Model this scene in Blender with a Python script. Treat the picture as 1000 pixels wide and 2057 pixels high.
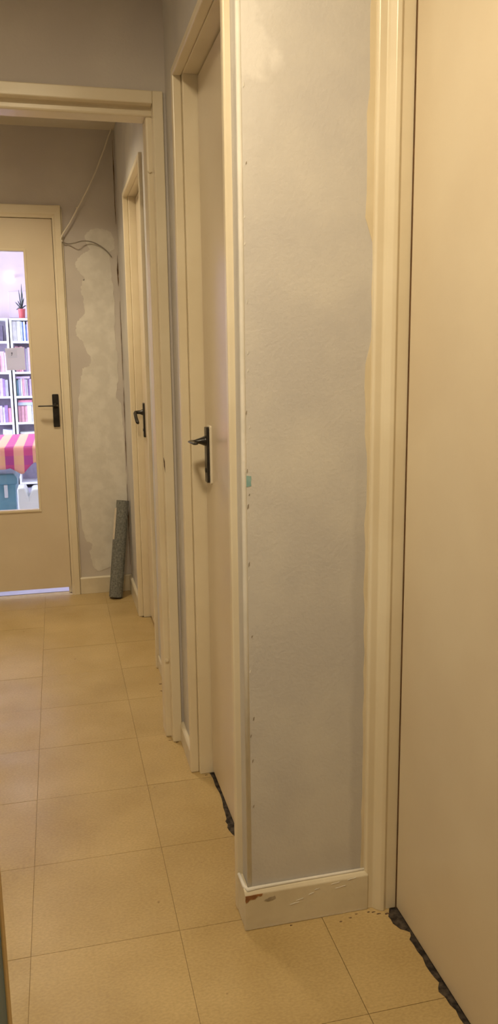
import bpy, math, random
from mathutils import Matrix, Vector

for o in list(bpy.data.objects):
    bpy.data.objects.remove(o, do_unlink=True)
scene = bpy.context.scene
COL = scene.collection
RND = random.Random(7)

# ------------------------------------------------------------------ camera
CAM_H = 1.277
YAW, PITCH, ROLL, FPX = 0.23415, 0.18430, -0.012834, 1591.6
fw = Vector((math.sin(YAW)*math.cos(PITCH), math.cos(YAW)*math.cos(PITCH), -math.sin(PITCH)))
rt = Vector((math.cos(YAW), -math.sin(YAW), 0))
up = rt.cross(fw)
rt2 = rt*math.cos(ROLL) + up*math.sin(ROLL)
up2 = -rt*math.sin(ROLL) + up*math.cos(ROLL)
cam = bpy.data.cameras.new('camera')
cam.sensor_fit = 'VERTICAL'
cam.sensor_height = 36.0
cam.sensor_width = 36.0
cam.lens = 36.0*FPX/2057.0
cam.clip_start = 0.02
camo = bpy.data.objects.new('camera', cam)
M = Matrix((rt2, up2, -fw)).transposed().to_4x4()
M.translation = (0, 0, CAM_H)
camo.matrix_world = M
COL.objects.link(camo)
scene.camera = camo

# ------------------------------------------------------------------ world / light / exposure
world = bpy.data.worlds.new('world')
scene.world = world
world.use_nodes = True
bg = world.node_tree.nodes['Background']
bg.inputs[0].default_value = (0.77, 0.82, 1.0, 1)
bg.inputs[1].default_value = 44.0

HALL_LAMP = (-0.10, 0.87, 2.395)
HALL_POWER = 24.0
HALL_COL = (1.0, 0.815, 0.54)
FAR_LAMP = (-0.28, 3.58, 2.42)
FAR_POWER = 11.5
for nm, loc, pw, sp_ in (('hall_lamp_light', HALL_LAMP, HALL_POWER, 180), ('far_lamp_light', FAR_LAMP, FAR_POWER, 140)):
    lamp = bpy.data.lights.new(nm, 'AREA')
    lamp.shape = 'DISK'
    lamp.size = 0.26
    lamp.energy = pw
    lamp.color = HALL_COL
    lamp.spread = math.radians(sp_)
    lampo = bpy.data.objects.new(nm, lamp)
    lampo.location = loc
    COL.objects.link(lampo)

portal = bpy.data.lights.new('window_daylight', 'AREA')
portal.shape = 'RECTANGLE'
portal.size = 1.5
portal.size_y = 3.2
portal.cycles.is_portal = True
portalo = bpy.data.objects.new('window_daylight', portal)
portalo.location = (-3.02, 6.9, 1.55)
portalo.rotation_euler = (0, -math.pi/2, 0)      # -Z axis -> +X
COL.objects.link(portalo)

vs = scene.view_settings
vs.view_transform = 'Standard'
vs.look = 'None'
vs.gamma = 1.0
vs.exposure = 0.0
vs.use_curve_mapping = False

# ------------------------------------------------------------------ materials
def new_mat(name):
    m = bpy.data.materials.new(name)
    m.use_nodes = True
    nt = m.node_tree
    b = nt.nodes['Principled BSDF']
    return m, nt, b

def rgb(c):
    return (c[0], c[1], c[2], 1)

def paint(name, col, col2=None, rough=0.5, scale=6.0, bump=0.05, bscale=90.0, stretch=(1, 1, 1), rvar=0.0, lo=0.4, hi=0.62, spec=0.5):
    m, nt, b = new_mat(name)
    N, L = nt.nodes, nt.links
    tc = N.new('ShaderNodeTexCoord')
    mp = N.new('ShaderNodeMapping')
    mp.inputs['Scale'].default_value = stretch
    L.new(tc.outputs['Object'], mp.inputs['Vector'])
    b.inputs['Specular IOR Level'].default_value = spec
    n1 = N.new('ShaderNodeTexNoise')
    n1.inputs['Scale'].default_value = scale
    n1.inputs['Detail'].default_value = 5
    L.new(mp.outputs[0], n1.inputs['Vector'])
    cr = N.new('ShaderNodeValToRGB')
    cr.color_ramp.elements[0].position = lo
    cr.color_ramp.elements[1].position = hi
    cr.color_ramp.elements[0].color = rgb(col)
    cr.color_ramp.elements[1].color = rgb(col2 or col)
    L.new(n1.outputs['Fac'], cr.inputs[0])
    L.new(cr.outputs[0], b.inputs['Base Color'])
    b.inputs['Roughness'].default_value = rough
    if rvar:
        mr = N.new('ShaderNodeMapRange')
        mr.inputs['From Min'].default_value = 0.35
        mr.inputs['From Max'].default_value = 0.65
        mr.inputs['To Min'].default_value = rough - rvar
        mr.inputs['To Max'].default_value = rough + rvar
        n3 = N.new('ShaderNodeTexNoise')
        n3.inputs['Scale'].default_value = 9
        n3.inputs['Detail'].default_value = 4
        L.new(mp.outputs[0], n3.inputs['Vector'])
        L.new(n3.outputs['Fac'], mr.inputs['Value'])
        L.new(mr.outputs[0], b.inputs['Roughness'])
    if bump:
        n2 = N.new('ShaderNodeTexNoise')
        n2.inputs['Scale'].default_value = bscale
        n2.inputs['Detail'].default_value = 3
        L.new(mp.outputs[0], n2.inputs['Vector'])
        bp = N.new('ShaderNodeBump')
        bp.inputs['Strength'].default_value = bump
        bp.inputs['Distance'].default_value = 0.004
        L.new(n2.outputs['Fac'], bp.inputs['Height'])
        L.new(bp.outputs[0], b.inputs['Normal'])
    return m

M_CREAM = paint('cream_gloss_paint', (0.755, 0.665, 0.495), (0.805, 0.72, 0.55), rough=0.30, scale=5, bump=0.05, bscale=60)
M_LEAF = paint('beige_door_paint', (0.70, 0.60, 0.45), (0.74, 0.645, 0.49), rough=0.30, scale=3, bump=0.05, bscale=60)
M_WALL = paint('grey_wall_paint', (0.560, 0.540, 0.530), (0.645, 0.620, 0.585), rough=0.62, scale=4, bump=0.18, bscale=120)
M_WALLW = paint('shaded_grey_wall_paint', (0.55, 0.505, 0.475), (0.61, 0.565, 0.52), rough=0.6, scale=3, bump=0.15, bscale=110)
M_WHITE = paint('white_filler', (0.72, 0.70, 0.65), (0.80, 0.77, 0.72), rough=0.8, scale=14, bump=0.2, bscale=70)
M_CEIL = paint('ceiling_paint', (0.70, 0.63, 0.50), (0.74, 0.67, 0.54), rough=0.7, scale=3, bump=0.1)
M_BASE = paint('baseboard_paint', (0.66, 0.59, 0.45), (0.74, 0.67, 0.52), rough=0.38, scale=7, bump=0.35, bscale=28)
M_SCREED = paint('bare_screed', (0.020, 0.014, 0.010), (0.085, 0.065, 0.048), rough=0.95, scale=60, bump=0.8, bscale=120)
M_JOINT = paint('floor_joint', (0.33, 0.225, 0.105), (0.39, 0.27, 0.13), rough=0.8, scale=30, bump=0.1)
M_BLACK = paint('black_handle_metal', (0.012, 0.010, 0.009), (0.022, 0.018, 0.015), rough=0.32, scale=40, bump=0.05)
M_GAP = paint('dark_wood', (0.16, 0.085, 0.035), (0.22, 0.12, 0.05), rough=0.7, scale=20, bump=0.1)
M_BROWN = paint('bare_brown_wood', (0.24, 0.10, 0.035), (0.36, 0.17, 0.06), rough=0.7, scale=70, bump=0.2)
M_CABLE = paint('white_cable', (0.82, 0.76, 0.64), (0.86, 0.80, 0.68), rough=0.35, scale=20, bump=0)
M_CABLE2 = paint('shaded_cable', (0.27, 0.24, 0.20), (0.32, 0.28, 0.23), rough=0.5, scale=20, bump=0)  # tail of the same white cable, its shade put into the colour
M_ROLL = paint('grey_felt_roll', (0.125, 0.130, 0.120), (0.235, 0.240, 0.220), rough=0.9, scale=110, bump=0.5, bscale=300, lo=0.35, hi=0.68)
M_ROLLIN = paint('roll_lining', (0.60, 0.53, 0.42), (0.66, 0.58, 0.46), rough=0.8, scale=40, bump=0.1)
M_TEALCAB = paint('dark_teal_paint', (0.050, 0.140, 0.230), (0.070, 0.170, 0.265), rough=0.5, scale=14, bump=0.1)
M_TAN = paint('tan_wood_edge', (0.54, 0.38, 0.17), (0.60, 0.43, 0.20), rough=0.5, scale=10, bump=0.1, stretch=(1, 1, .1))
M_CHIP = paint('teal_paint_chip', (0.24, 0.42, 0.42), (0.30, 0.47, 0.46), rough=0.6, scale=60, bump=0.1)
M_CRACK = paint('dark_crack', (0.10, 0.06, 0.035), (0.20, 0.125, 0.07), rough=0.9, scale=50, bump=0.3)
M_LCEIL = paint('living_room_ceiling', (0.84, 0.83, 0.84), (0.86, 0.85, 0.86), rough=0.7, scale=2, bump=0)
M_LWALL = paint('living_room_wall', (0.60, 0.485, 0.525), (0.64, 0.52, 0.56), rough=0.7, scale=2, bump=0.05)
M_LFLOOR = paint('living_room_floor', (0.34, 0.31, 0.40), (0.40, 0.37, 0.46), rough=0.4, scale=3, bump=0.02)
M_SHELF = paint('white_shelf_board', (0.84, 0.83, 0.88), (0.87, 0.86, 0.90), rough=0.45, scale=3, bump=0)
M_PAPER = paint('white_paper', (0.88, 0.88, 0.87), (0.90, 0.90, 0.89), rough=0.7, scale=20, bump=0)
def thin_paper(m):
    nt = m.node_tree
    b = nt.nodes['Principled BSDF']
    out = nt.nodes['Material Output']
    tr = nt.nodes.new('ShaderNodeBsdfTranslucent')
    tr.inputs[0].default_value = (0.96, 0.96, 0.96, 1)
    mx = nt.nodes.new('ShaderNodeMixShader')
    mx.inputs[0].default_value = 0.7
    nt.links.new(b.outputs[0], mx.inputs[1]); nt.links.new(tr.outputs[0], mx.inputs[2]); nt.links.new(mx.outputs[0], out.inputs[0])
thin_paper(M_PAPER)
M_PRINT = paint('pale_blue_print', (0.62, 0.68, 0.82), (0.68, 0.73, 0.86), rough=0.7, scale=20, bump=0)
thin_paper(M_PRINT)
M_INK = paint('grey_ink', (0.22, 0.24, 0.34), (0.28, 0.30, 0.40), rough=0.7, scale=20, bump=0)
M_TEALBOX = paint('teal_plastic', (0.14, 0.36, 0.46), (0.19, 0.42, 0.52), rough=0.25, scale=8, bump=0.05)
M_WHITEPL = paint('white_plastic', (0.86, 0.90, 0.92), (0.90, 0.93, 0.95), rough=0.4, scale=8, bump=0)
M_RED = paint('red_pot', (0.55, 0.09, 0.10), (0.62, 0.12, 0.13), rough=0.4, scale=10, bump=0)
M_PLANT = paint('dark_leaf', (0.035, 0.04, 0.045), (0.06, 0.07, 0.06), rough=0.5, scale=20, bump=0)
M_LAV = paint('lavender_canvas', (0.62, 0.52, 0.66), (0.72, 0.60, 0.72), rough=0.8, scale=3, bump=0.05)
M_TABLE = paint('table_wood', (0.32, 0.22, 0.14), (0.40, 0.28, 0.18), rough=0.5, scale=8, bump=0.05)
M_RIM = paint('lamp_rim_metal', (0.5, 0.48, 0.44), (0.55, 0.52, 0.48), rough=0.4, scale=10, bump=0)

_pal = {}
def colour_mat(c, rough=0.55):
    k = (c, rough)
    if k not in _pal:
        _pal[k] = paint('cover_%02d' % len(_pal), c, tuple(min(1, x*1.15+0.01) for x in c), rough=rough, scale=30, bump=0)
    return _pal[k]

def tile_mat():
    m, nt, b = new_mat('beige_vinyl_tile')
    N, L = nt.nodes, nt.links
    geo = N.new('ShaderNodeNewGeometry')
    oi = N.new('ShaderNodeObjectInfo')
    n1 = N.new('ShaderNodeTexNoise'); n1.inputs['Scale'].default_value = 4.0; n1.inputs['Detail'].default_value = 6
    L.new(geo.outputs['Position'], n1.inputs['Vector'])
    cr = N.new('ShaderNodeValToRGB')
    cr.color_ramp.elements[0].position = 0.32; cr.color_ramp.elements[0].color = (0.440, 0.315, 0.138, 1)
    cr.color_ramp.elements[1].position = 0.68; cr.color_ramp.elements[1].color = (0.540, 0.402, 0.195, 1)
    L.new(n1.outputs['Fac'], cr.inputs[0])
    # fine flecks drawn out along the tile
    mp = N.new('ShaderNodeMapping'); mp.inputs['Scale'].default_value = (130, 210, 130)
    L.new(geo.outputs['Position'], mp.inputs['Vector'])
    n2 = N.new('ShaderNodeTexNoise'); n2.inputs['Scale'].default_value = 1.0; n2.inputs['Detail'].default_value = 4
    L.new(mp.outputs[0], n2.inputs['Vector'])
    cr2 = N.new('ShaderNodeValToRGB')
    cr2.color_ramp.elements[0].position = 0.35; cr2.color_ramp.elements[0].color = (0.90, 0.89, 0.87, 1)
    cr2.color_ramp.elements[1].position = 0.65; cr2.color_ramp.elements[1].color = (1.06, 1.06, 1.06, 1)
    L.new(n2.outputs['Fac'], cr2.inputs[0])
    mx = N.new('ShaderNodeMix'); mx.data_type = 'RGBA'; mx.blend_type = 'MULTIPLY'; mx.inputs[0].default_value = 1.0
    L.new(cr.outputs[0], mx.inputs[6]); L.new(cr2.outputs[0], mx.inputs[7])
    # each tile slightly lighter or darker
    mr = N.new('ShaderNodeMapRange'); mr.inputs['To Min'].default_value = 0.97; mr.inputs['To Max'].default_value = 1.03
    L.new(oi.outputs['Random'], mr.inputs['Value'])
    mx2 = N.new('ShaderNodeMix'); mx2.data_type = 'RGBA'; mx2.blend_type = 'MULTIPLY'; mx2.inputs[0].default_value = 1.0
    L.new(mx.outputs[2], mx2.inputs[6]); L.new(mr.outputs[0], mx2.inputs[7])
    # sparse dark specks of dirt
    n4 = N.new('ShaderNodeTexNoise'); n4.inputs['Scale'].default_value = 38; n4.inputs['Detail'].default_value = 2
    L.new(geo.outputs['Position'], n4.inputs['Vector'])
    cr4 = N.new('ShaderNodeValToRGB')
    cr4.color_ramp.elements[0].position = 0.745; cr4.color_ramp.elements[0].color = (1, 1, 1, 1)
    cr4.color_ramp.elements[1].position = 0.80; cr4.color_ramp.elements[1].color = (0.55, 0.5, 0.45, 1)
    L.new(n4.outputs['Fac'], cr4.inputs[0])
    mx3 = N.new('ShaderNodeMix'); mx3.data_type = 'RGBA'; mx3.blend_type = 'MULTIPLY'; mx3.inputs[0].default_value = 1.0
    L.new(mx2.outputs[2], mx3.inputs[6]); L.new(cr4.outputs[0], mx3.inputs[7])
    L.new(mx3.outputs[2], b.inputs['Base Color'])
    n3 = N.new('ShaderNodeTexNoise'); n3.inputs['Scale'].default_value = 5; n3.inputs['Detail'].default_value = 4
    L.new(geo.outputs['Position'], n3.inputs['Vector'])
    mr3 = N.new('ShaderNodeMapRange'); mr3.inputs['From Min'].default_value = 0.3; mr3.inputs['From Max'].default_value = 0.7
    mr3.inputs['To Min'].default_value = 0.30; mr3.inputs['To Max'].default_value = 0.46
    L.new(n3.outputs['Fac'], mr3.inputs['Value']); L.new(mr3.outputs[0], b.inputs['Roughness'])
    bp = N.new('ShaderNodeBump'); bp.inputs['Strength'].default_value = 0.08; bp.inputs['Distance'].default_value = 0.002
    L.new(n2.outputs['Fac'], bp.inputs['Height']); L.new(bp.outputs[0], b.inputs['Normal'])
    return m
M_TILE = tile_mat()

def glass_mat():
    m = bpy.data.materials.new('clear_pane')
    m.use_nodes = True
    nt = m.node_tree
    for n in list(nt.nodes):
        nt.nodes.remove(n)
    N, L = nt.nodes, nt.links
    out = N.new('ShaderNodeOutputMaterial')
    tr = N.new('ShaderNodeBsdfTransparent'); tr.inputs[0].default_value = (0.97, 0.98, 0.98, 1)
    gl = N.new('ShaderNodeBsdfGlossy'); gl.inputs['Roughness'].default_value = 0.02
    fr = N.new('ShaderNodeFresnel'); fr.inputs[0].default_value = 1.45
    mx = N.new('ShaderNodeMixShader')
    L.new(fr.outputs[0], mx.inputs[0]); L.new(tr.outputs[0], mx.inputs[1]); L.new(gl.outputs[0], mx.inputs[2])
    L.new(mx.outputs[0], out.inputs[0])
    return m
M_GLASS = glass_mat()

def emit_mat(name, col, s):
    m, nt, b = new_mat(name)
    b.inputs['Base Color'].default_value = rgb((0.8, 0.8, 0.8))
    b.inputs['Emission Color'].default_value = rgb(col)
    b.inputs['Emission Strength'].default_value = s
    return m
M_DIFF = emit_mat('lit_diffuser', HALL_COL, 6.0)
M_GLOW = emit_mat('reflection_glow', (1.0, 0.95, 0.95), 12.0)  # glow of the oval added as a lamp reflection

def cloth_mat():
    # woven check: magenta and orange bands crossing
    m, nt, b = new_mat('checked_cloth')
    N, L = nt.nodes, nt.links
    tc = N.new('ShaderNodeTexCoord')
    sp = N.new('ShaderNodeSeparateXYZ')
    L.new(tc.outputs['UV'], sp.inputs[0])
    def band(sock, period, duty, shift):
        a = N.new('ShaderNodeMath'); a.operation = 'ADD'; a.inputs[1].default_value = shift
        L.new(sock, a.inputs[0])
        d = N.new('ShaderNodeMath'); d.operation = 'DIVIDE'; d.inputs[1].default_value = period
        L.new(a.outputs[0], d.inputs[0])
        f = N.new('ShaderNodeMath'); f.operation = 'FRACT'
        L.new(d.outputs[0], f.inputs[0])
        g = N.new('ShaderNodeMath'); g.operation = 'LESS_THAN'; g.inputs[1].default_value = duty
        L.new(f.outputs[0], g.inputs[0])
        return g.outputs[0]
    u = band(sp.outputs[0], 0.121, 0.47, 10.033)
    v = band(sp.outputs[1], 0.15, 0.40, 10.0)
    m1 = N.new('ShaderNodeMix'); m1.data_type = 'RGBA'
    m1.inputs[6].default_value = (0.82, 0.38, 0.27, 1); m1.inputs[7].default_value = (0.58, 0.07, 0.22, 1)
    L.new(u, m1.inputs[0])
    m2 = N.new('ShaderNodeMix'); m2.data_type = 'RGBA'
    m2.inputs[6].default_value = (0.80, 0.42, 0.24, 1); m2.inputs[7].default_value = (0.44, 0.06, 0.26, 1)
    L.new(u, m2.inputs[0])
    m3 = N.new('ShaderNodeMix'); m3.data_type = 'RGBA'
    L.new(v, m3.inputs[0]); L.new(m1.outputs[2], m3.inputs[6]); L.new(m2.outputs[2], m3.inputs[7])
    L.new(m3.outputs[2], b.inputs['Base Color'])
    b.inputs['Roughness'].default_value = 0.8
    return m
M_CLOTH = cloth_mat()

# ------------------------------------------------------------------ mesh helpers
class MB:
    def __init__(s):
        s.v, s.f = [], []
    def box(s, x0, x1, y0, y1, z0, z1):
        x0, x1 = min(x0, x1), max(x0, x1); y0, y1 = min(y0, y1), max(y0, y1); z0, z1 = min(z0, z1), max(z0, z1)
        n = len(s.v)
        s.v += [(x0, y0, z0), (x1, y0, z0), (x1, y1, z0), (x0, y1, z0), (x0, y0, z1), (x1, y0, z1), (x1, y1, z1), (x0, y1, z1)]
        s.f += [(n, n+3, n+2, n+1), (n+4, n+5, n+6, n+7), (n, n+1, n+5, n+4), (n+1, n+2, n+6, n+5), (n+2, n+3, n+7, n+6), (n+3, n, n+4, n+7)]
        return s
    def prism(s, pts, a, b, fn):
        """pts 2D polygon, extruded between a and b; fn(p, q, t) -> xyz"""
        n = len(s.v); k = len(pts)
        s.v += [fn(p, q, a) for p, q in pts] + [fn(p, q, b) for p, q in pts]
        s.f.append(tuple(range(n, n+k))); s.f.append(tuple(range(n+2*k-1, n+k-1, -1)))
        for i in range(k):
            j = (i+1) % k
            s.f.append((n+i, n+k+i, n+k+j, n+j))
        return s
    def tube(s, path, rad, seg=8, cap=True):
        """tube along a list of points with radius per point (number or list)"""
        pts = [Vector(p) for p in path]
        rs = rad if isinstance(rad, (list, tuple)) else [rad]*len(pts)
        n = len(s.v)
        ref = None
        for i, p in enumerate(pts):
            d = (pts[min(i+1, len(pts)-1)] - pts[max(i-1, 0)]).normalized()
            if ref is None:
                ref = Vector((0, 0, 1)) if abs(d.z) < 0.9 else Vector((1, 0, 0))
            a = (ref - d*ref.dot(d)).normalized()
            ref = a
            b = d.cross(a)
            for k in range(seg):
                t = 2*math.pi*k/seg
                q = p + (a*math.cos(t) + b*math.sin(t))*rs[i]
                s.v.append(tuple(q))
        for i in range(len(pts)-1):
            for k in range(seg):
                k2 = (k+1) % seg
                s.f.append((n+i*seg+k, n+i*seg+k2, n+(i+1)*seg+k2, n+(i+1)*seg+k))
        if cap:
            s.f.append(tuple(n+k for k in reversed(range(seg))))
            e = n+(len(pts)-1)*seg
            s.f.append(tuple(e+k for k in range(seg)))
        return s
    def lathe(s, prof, c, seg=20):
        """prof: list of (r, z) ; axis z through c"""
        n = len(s.v)
        for r, z in prof:
            for k in range(seg):
                t = 2*math.pi*k/seg
                s.v.append((c[0]+r*math.cos(t), c[1]+r*math.sin(t), c[2]+z))
        for i in range(len(prof)-1):
            for k in range(seg):
                k2 = (k+1) % seg
                s.f.append((n+i*seg+k, n+i*seg+k2, n+(i+1)*seg+k2, n+(i+1)*seg+k))
        s.f.append(tuple(n+k for k in reversed(range(seg))))
        e = n+(len(prof)-1)*seg
        s.f.append(tuple(e+k for k in range(seg)))
        return s
    def mesh(s, name, mat, smooth=False):
        me = bpy.data.meshes.new(name)
        me.from_pydata(s.v, [], s.f)
        import bmesh
        bm = bmesh.new(); bm.from_mesh(me)
        bmesh.ops.recalc_face_normals(bm, faces=bm.faces)
        bm.to_mesh(me); bm.free()
        me.materials.append(mat)
        if smooth:
            for p in me.polygons:
                p.use_smooth = True
        return me
    def build(s, name, mat, parent=None, bevel=0.0, seg=2, smooth=False):
        o = bpy.data.objects.new(name, s.mesh(name, mat, smooth))
        COL.objects.link(o)
        if parent is not None:
            o.parent = parent
            o.matrix_parent_inverse = parent.matrix_world.inverted()
        if bevel:
            m = o.modifiers.new('bevel', 'BEVEL')
            m.width = bevel; m.segments = seg; m.limit_method = 'ANGLE'
        return o

def box(*a):
    return MB().box(*a)

def tag(o, label, cat, group=None, kind=None):
    o['label'] = label
    o['category'] = cat
    if group: o['group'] = group
    if kind: o['kind'] = kind
    return o

def struct(o, label, cat):
    return tag(o, label, cat, kind='structure')

def empty(name, loc):
    o = bpy.data.objects.new(name, None)
    o.location = loc
    o.empty_display_size = 0.05
    COL.objects.link(o)
    o.matrix_world = Matrix.Translation(loc)
    return o

# ------------------------------------------------------------------ dimensions (metres)
XR = 0.366          # corridor right wall
XL = -0.93          # corridor left wall
XD = 0.660          # wall that carries the wide door beside the camera
YP = 1.585          # return wall facing the camera
YT = 2.545          # cross wall with the open doorway
YE = 4.475          # end wall
ZC = 2.487          # ceiling
YB = -1.25          # wall behind the camera
YF = 9.12           # far wall of the living room
XO = 1.45           # outer wall to the right
XW = -3.0           # window wall of the living room

# ------------------------------------------------------------------ floor
fl = box(XL-0.1, XO, YB-0.1, YE+0.08, -0.08, -0.003).build('floor', M_JOINT)
struct(fl, 'corridor floor of square beige vinyl tiles with a worn edge at the doors', 'floor')
scr = box(0.395, 0.470, 1.66, 2.32, -0.02, -0.0012).build('bare_screed', M_SCREED, fl)
scr2 = box(0.683, 0.765, 0.60, 1.56, -0.02, -0.0012).build('bare_screed', M_SCREED, fl)

rag1 = [(1.575, 0.664), (1.5585, 0.702), (1.544, 0.6945), (1.533, 0.6885), (1.523, 0.6905), (1.508, 0.6895), (1.497, 0.6945), (1.487, 0.6985),
        (1.479, 0.7095), (1.472, 0.7155), (1.462, 0.7125), (1.452, 0.7045), (1.432, 0.7065), (1.415, 0.7055), (1.393, 0.7085), (1.37, 0.7045), (1.349, 0.7055), (1.335, 0.707),
        (1.32, 0.7105), (1.308, 0.7025), (1.297, 0.698), (1.28, 0.7045), (1.26, 0.7045), (1.245, 0.7095), (1.227, 0.707), (1.213, 0.708), (1.193, 0.7135),
        (1.17, 0.7075), (1.14, 0.7115), (1.1, 0.7055), (1.05, 0.7105), (1, 0.7065), (0.9, 0.7105), (0.8, 0.7075), (0.62, 0.7095)]
rag2 = [(2.32, 0.4015), (2.297, 0.407), (2.26, 0.4115), (2.215, 0.410), (2.17, 0.4145), (2.135, 0.414), (2.11, 0.412), (2.089, 0.409), (2.06, 0.4085), (2.028, 0.406),
        (2.018, 0.400), (2.0, 0.4035), (1.985, 0.399), (1.97, 0.401), (1.95, 0.406), (1.933, 0.413), (1.90, 0.409), (1.85, 0.412), (1.78, 0.408), (1.70, 0.411)]
def xmax_pts():
    """right-hand limit of the tiling as (y, x), from near to far"""
    p = [(YB, 0.66), (0.60, 0.66)]
    p += list(reversed(rag1))
    p += [(1.5765, 0.64), (1.585, 0.64), (1.5851, XR), (1.66, XR), (1.69, 0.40)]
    p += list(reversed(rag2))
    p += [(2.3205, XR), (3.262, XR), (3.263, 0.409), (3.94, 0.409), (3.941, XR), (YE, XR)]
    return p
XM = xmax_pts()
def interp(y):
    for (a, b), (c, d) in zip(XM, XM[1:]):
        if a <= y <= c:
            return b + (d-b)*((y-a)/(c-a) if c > a else 0)
    return XR
TS = 0.33
G = 0.0006
x0g, y0g = 0.2075 - 4*TS, 1.61 - 9*TS
for i in range(6):
    for j in range(19):
        xa, xb = max(XL, x0g+i*TS)+G, x0g+(i+1)*TS-G
        ya, yb = max(YB, y0g+j*TS)+G, min(YE+0.004, y0g+(j+1)*TS)-G
        if yb-ya < 0.01:
            continue
        ys = sorted(set([ya, yb] + [y for y, _ in XM if ya < y < yb]))
        lim = [min(xb, interp(y)) for y in ys]
        if max(lim) <= xa + 0.004:
            continue
        if min(lim) >= xb - 1e-6:
            poly = [(xa, ya), (xb, ya), (xb, yb), (xa, yb)]
        else:
            # keep only the run of samples where tile remains
            keep = [(max(l, xa+0.0005), y) for l, y in zip(lim, ys)]
            ok = [q for q in keep if q[0] > xa+0.001]
            if len(ok) < 2:
                continue
            yy0, yy1 = ok[0][1], ok[-1][1]
            poly = [(xa, yy0)] + ok + [(xa, yy1)]
        mb = MB()
        top = RND.uniform(-0.0003, 0.0003)
        mb.prism(poly, -0.003, top, lambda p, q, t: (p, q, t))
        mb.build('tile', M_TILE, fl)

# dirt crumbs and stains that sit at the foot of the trim
def flake(name, pts, z0, z1, mat, parent):
    return MB().prism(pts, z0, z1, lambda p, q, t: (p, q, t)).build(name, mat, parent)
for cx, cy, r in ((0.672, 1.548, 0.007), (0.690, 1.543, 0.006), (0.660, 1.556, 0.005), (0.575, 1.545, 0.007), (0.600, 1.552, 0.004), (0.395, 2.285, 0.005), (0.338, 2.53, 0.005), (0.318, 2.55, 0.006), (0.348, 3.05, 0.007), (0.345, 2.98, 0.006), (0.650, 1.560, 0.004), (0.62, 1.560, 0.003), (0.46, 1.562, 0.003)):
    pts = []
    for k in range(9):
        t = 2*math.pi*k/9
        q = r*RND.uniform(0.25, 0.9)
        pts.append((cx+1.6*q*math.cos(t), cy+q*math.sin(t)*0.7))
    flake('dirt_mark', pts, -0.001, 0.0008, M_CRACK, fl)

# ------------------------------------------------------------------ walls
def return_wall_mat():
    m = paint('patched_grey_wall_paint', (0.560, 0.540, 0.530), (0.645, 0.620, 0.585), rough=0.62, scale=4, bump=0.2, bscale=120)
    nt = m.node_tree
    N, L = nt.nodes, nt.links
    b = N['Principled BSDF']
    base = b.inputs['Base Color'].links[0].from_socket
    geo = N.new('ShaderNodeNewGeometry')
    sp = N.new('ShaderNodeSeparateXYZ'); L.new(geo.outputs['Position'], sp.inputs[0])
    nz = N.new('ShaderNodeTexNoise'); nz.inputs['Scale'].default_value = 16; nz.inputs['Detail'].default_value = 5
    L.new(geo.outputs['Position'], nz.inputs['Vector'])
    def mth(op, a, b_, clamp=False):
        n = N.new('ShaderNodeMath'); n.operation = op; n.use_clamp = clamp
        for k, q in enumerate((a, b_)):
            if isinstance(q, (int, float)): n.inputs[k].default_value = q
            else: L.new(q, n.inputs[k])
        return n.outputs[0]
    n0 = mth('MULTIPLY', mth('SUBTRACT', nz.outputs['Fac'], 0.5), 0.16)
    def ramp(val, lo, width):
        return mth('DIVIDE', mth('SUBTRACT', val, lo), width, True)
    X, Z = sp.outputs[0], sp.outputs[2]
    xn = mth('ADD', X, n0); zn = mth('ADD', Z, n0)
    m1 = mth('MULTIPLY', ramp(mth('MULTIPLY', xn, -1), -0.448, 0.03), ramp(zn, 1.80, 0.025))
    slope = mth('SUBTRACT', mth('MULTIPLY', mth('SUBTRACT', Z, 1.60), 0.30), mth('SUBTRACT', xn, 0.385))
    m2 = mth('MULTIPLY', mth('MULTIPLY', ramp(slope, 0.0, 0.05), ramp(zn, 1.55, 0.15)), 0.45)
    mk = mth('MAXIMUM', m1, m2)
    mx = N.new('ShaderNodeMix'); mx.data_type = 'RGBA'
    L.new(mk, mx.inputs[0]); L.new(base, mx.inputs[6]); mx.inputs[7].default_value = (0.735, 0.715, 0.695, 1)
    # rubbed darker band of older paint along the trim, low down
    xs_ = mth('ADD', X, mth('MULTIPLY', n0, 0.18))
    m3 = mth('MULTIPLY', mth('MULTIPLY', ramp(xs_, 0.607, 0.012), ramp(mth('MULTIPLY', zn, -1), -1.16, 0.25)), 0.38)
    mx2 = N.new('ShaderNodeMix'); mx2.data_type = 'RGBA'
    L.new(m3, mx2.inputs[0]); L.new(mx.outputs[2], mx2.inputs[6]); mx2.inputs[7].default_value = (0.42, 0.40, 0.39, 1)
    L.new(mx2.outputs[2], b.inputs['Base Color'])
    return m
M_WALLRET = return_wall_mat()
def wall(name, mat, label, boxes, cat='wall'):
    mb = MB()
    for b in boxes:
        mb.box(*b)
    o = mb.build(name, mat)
    return struct(o, label, cat)

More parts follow.
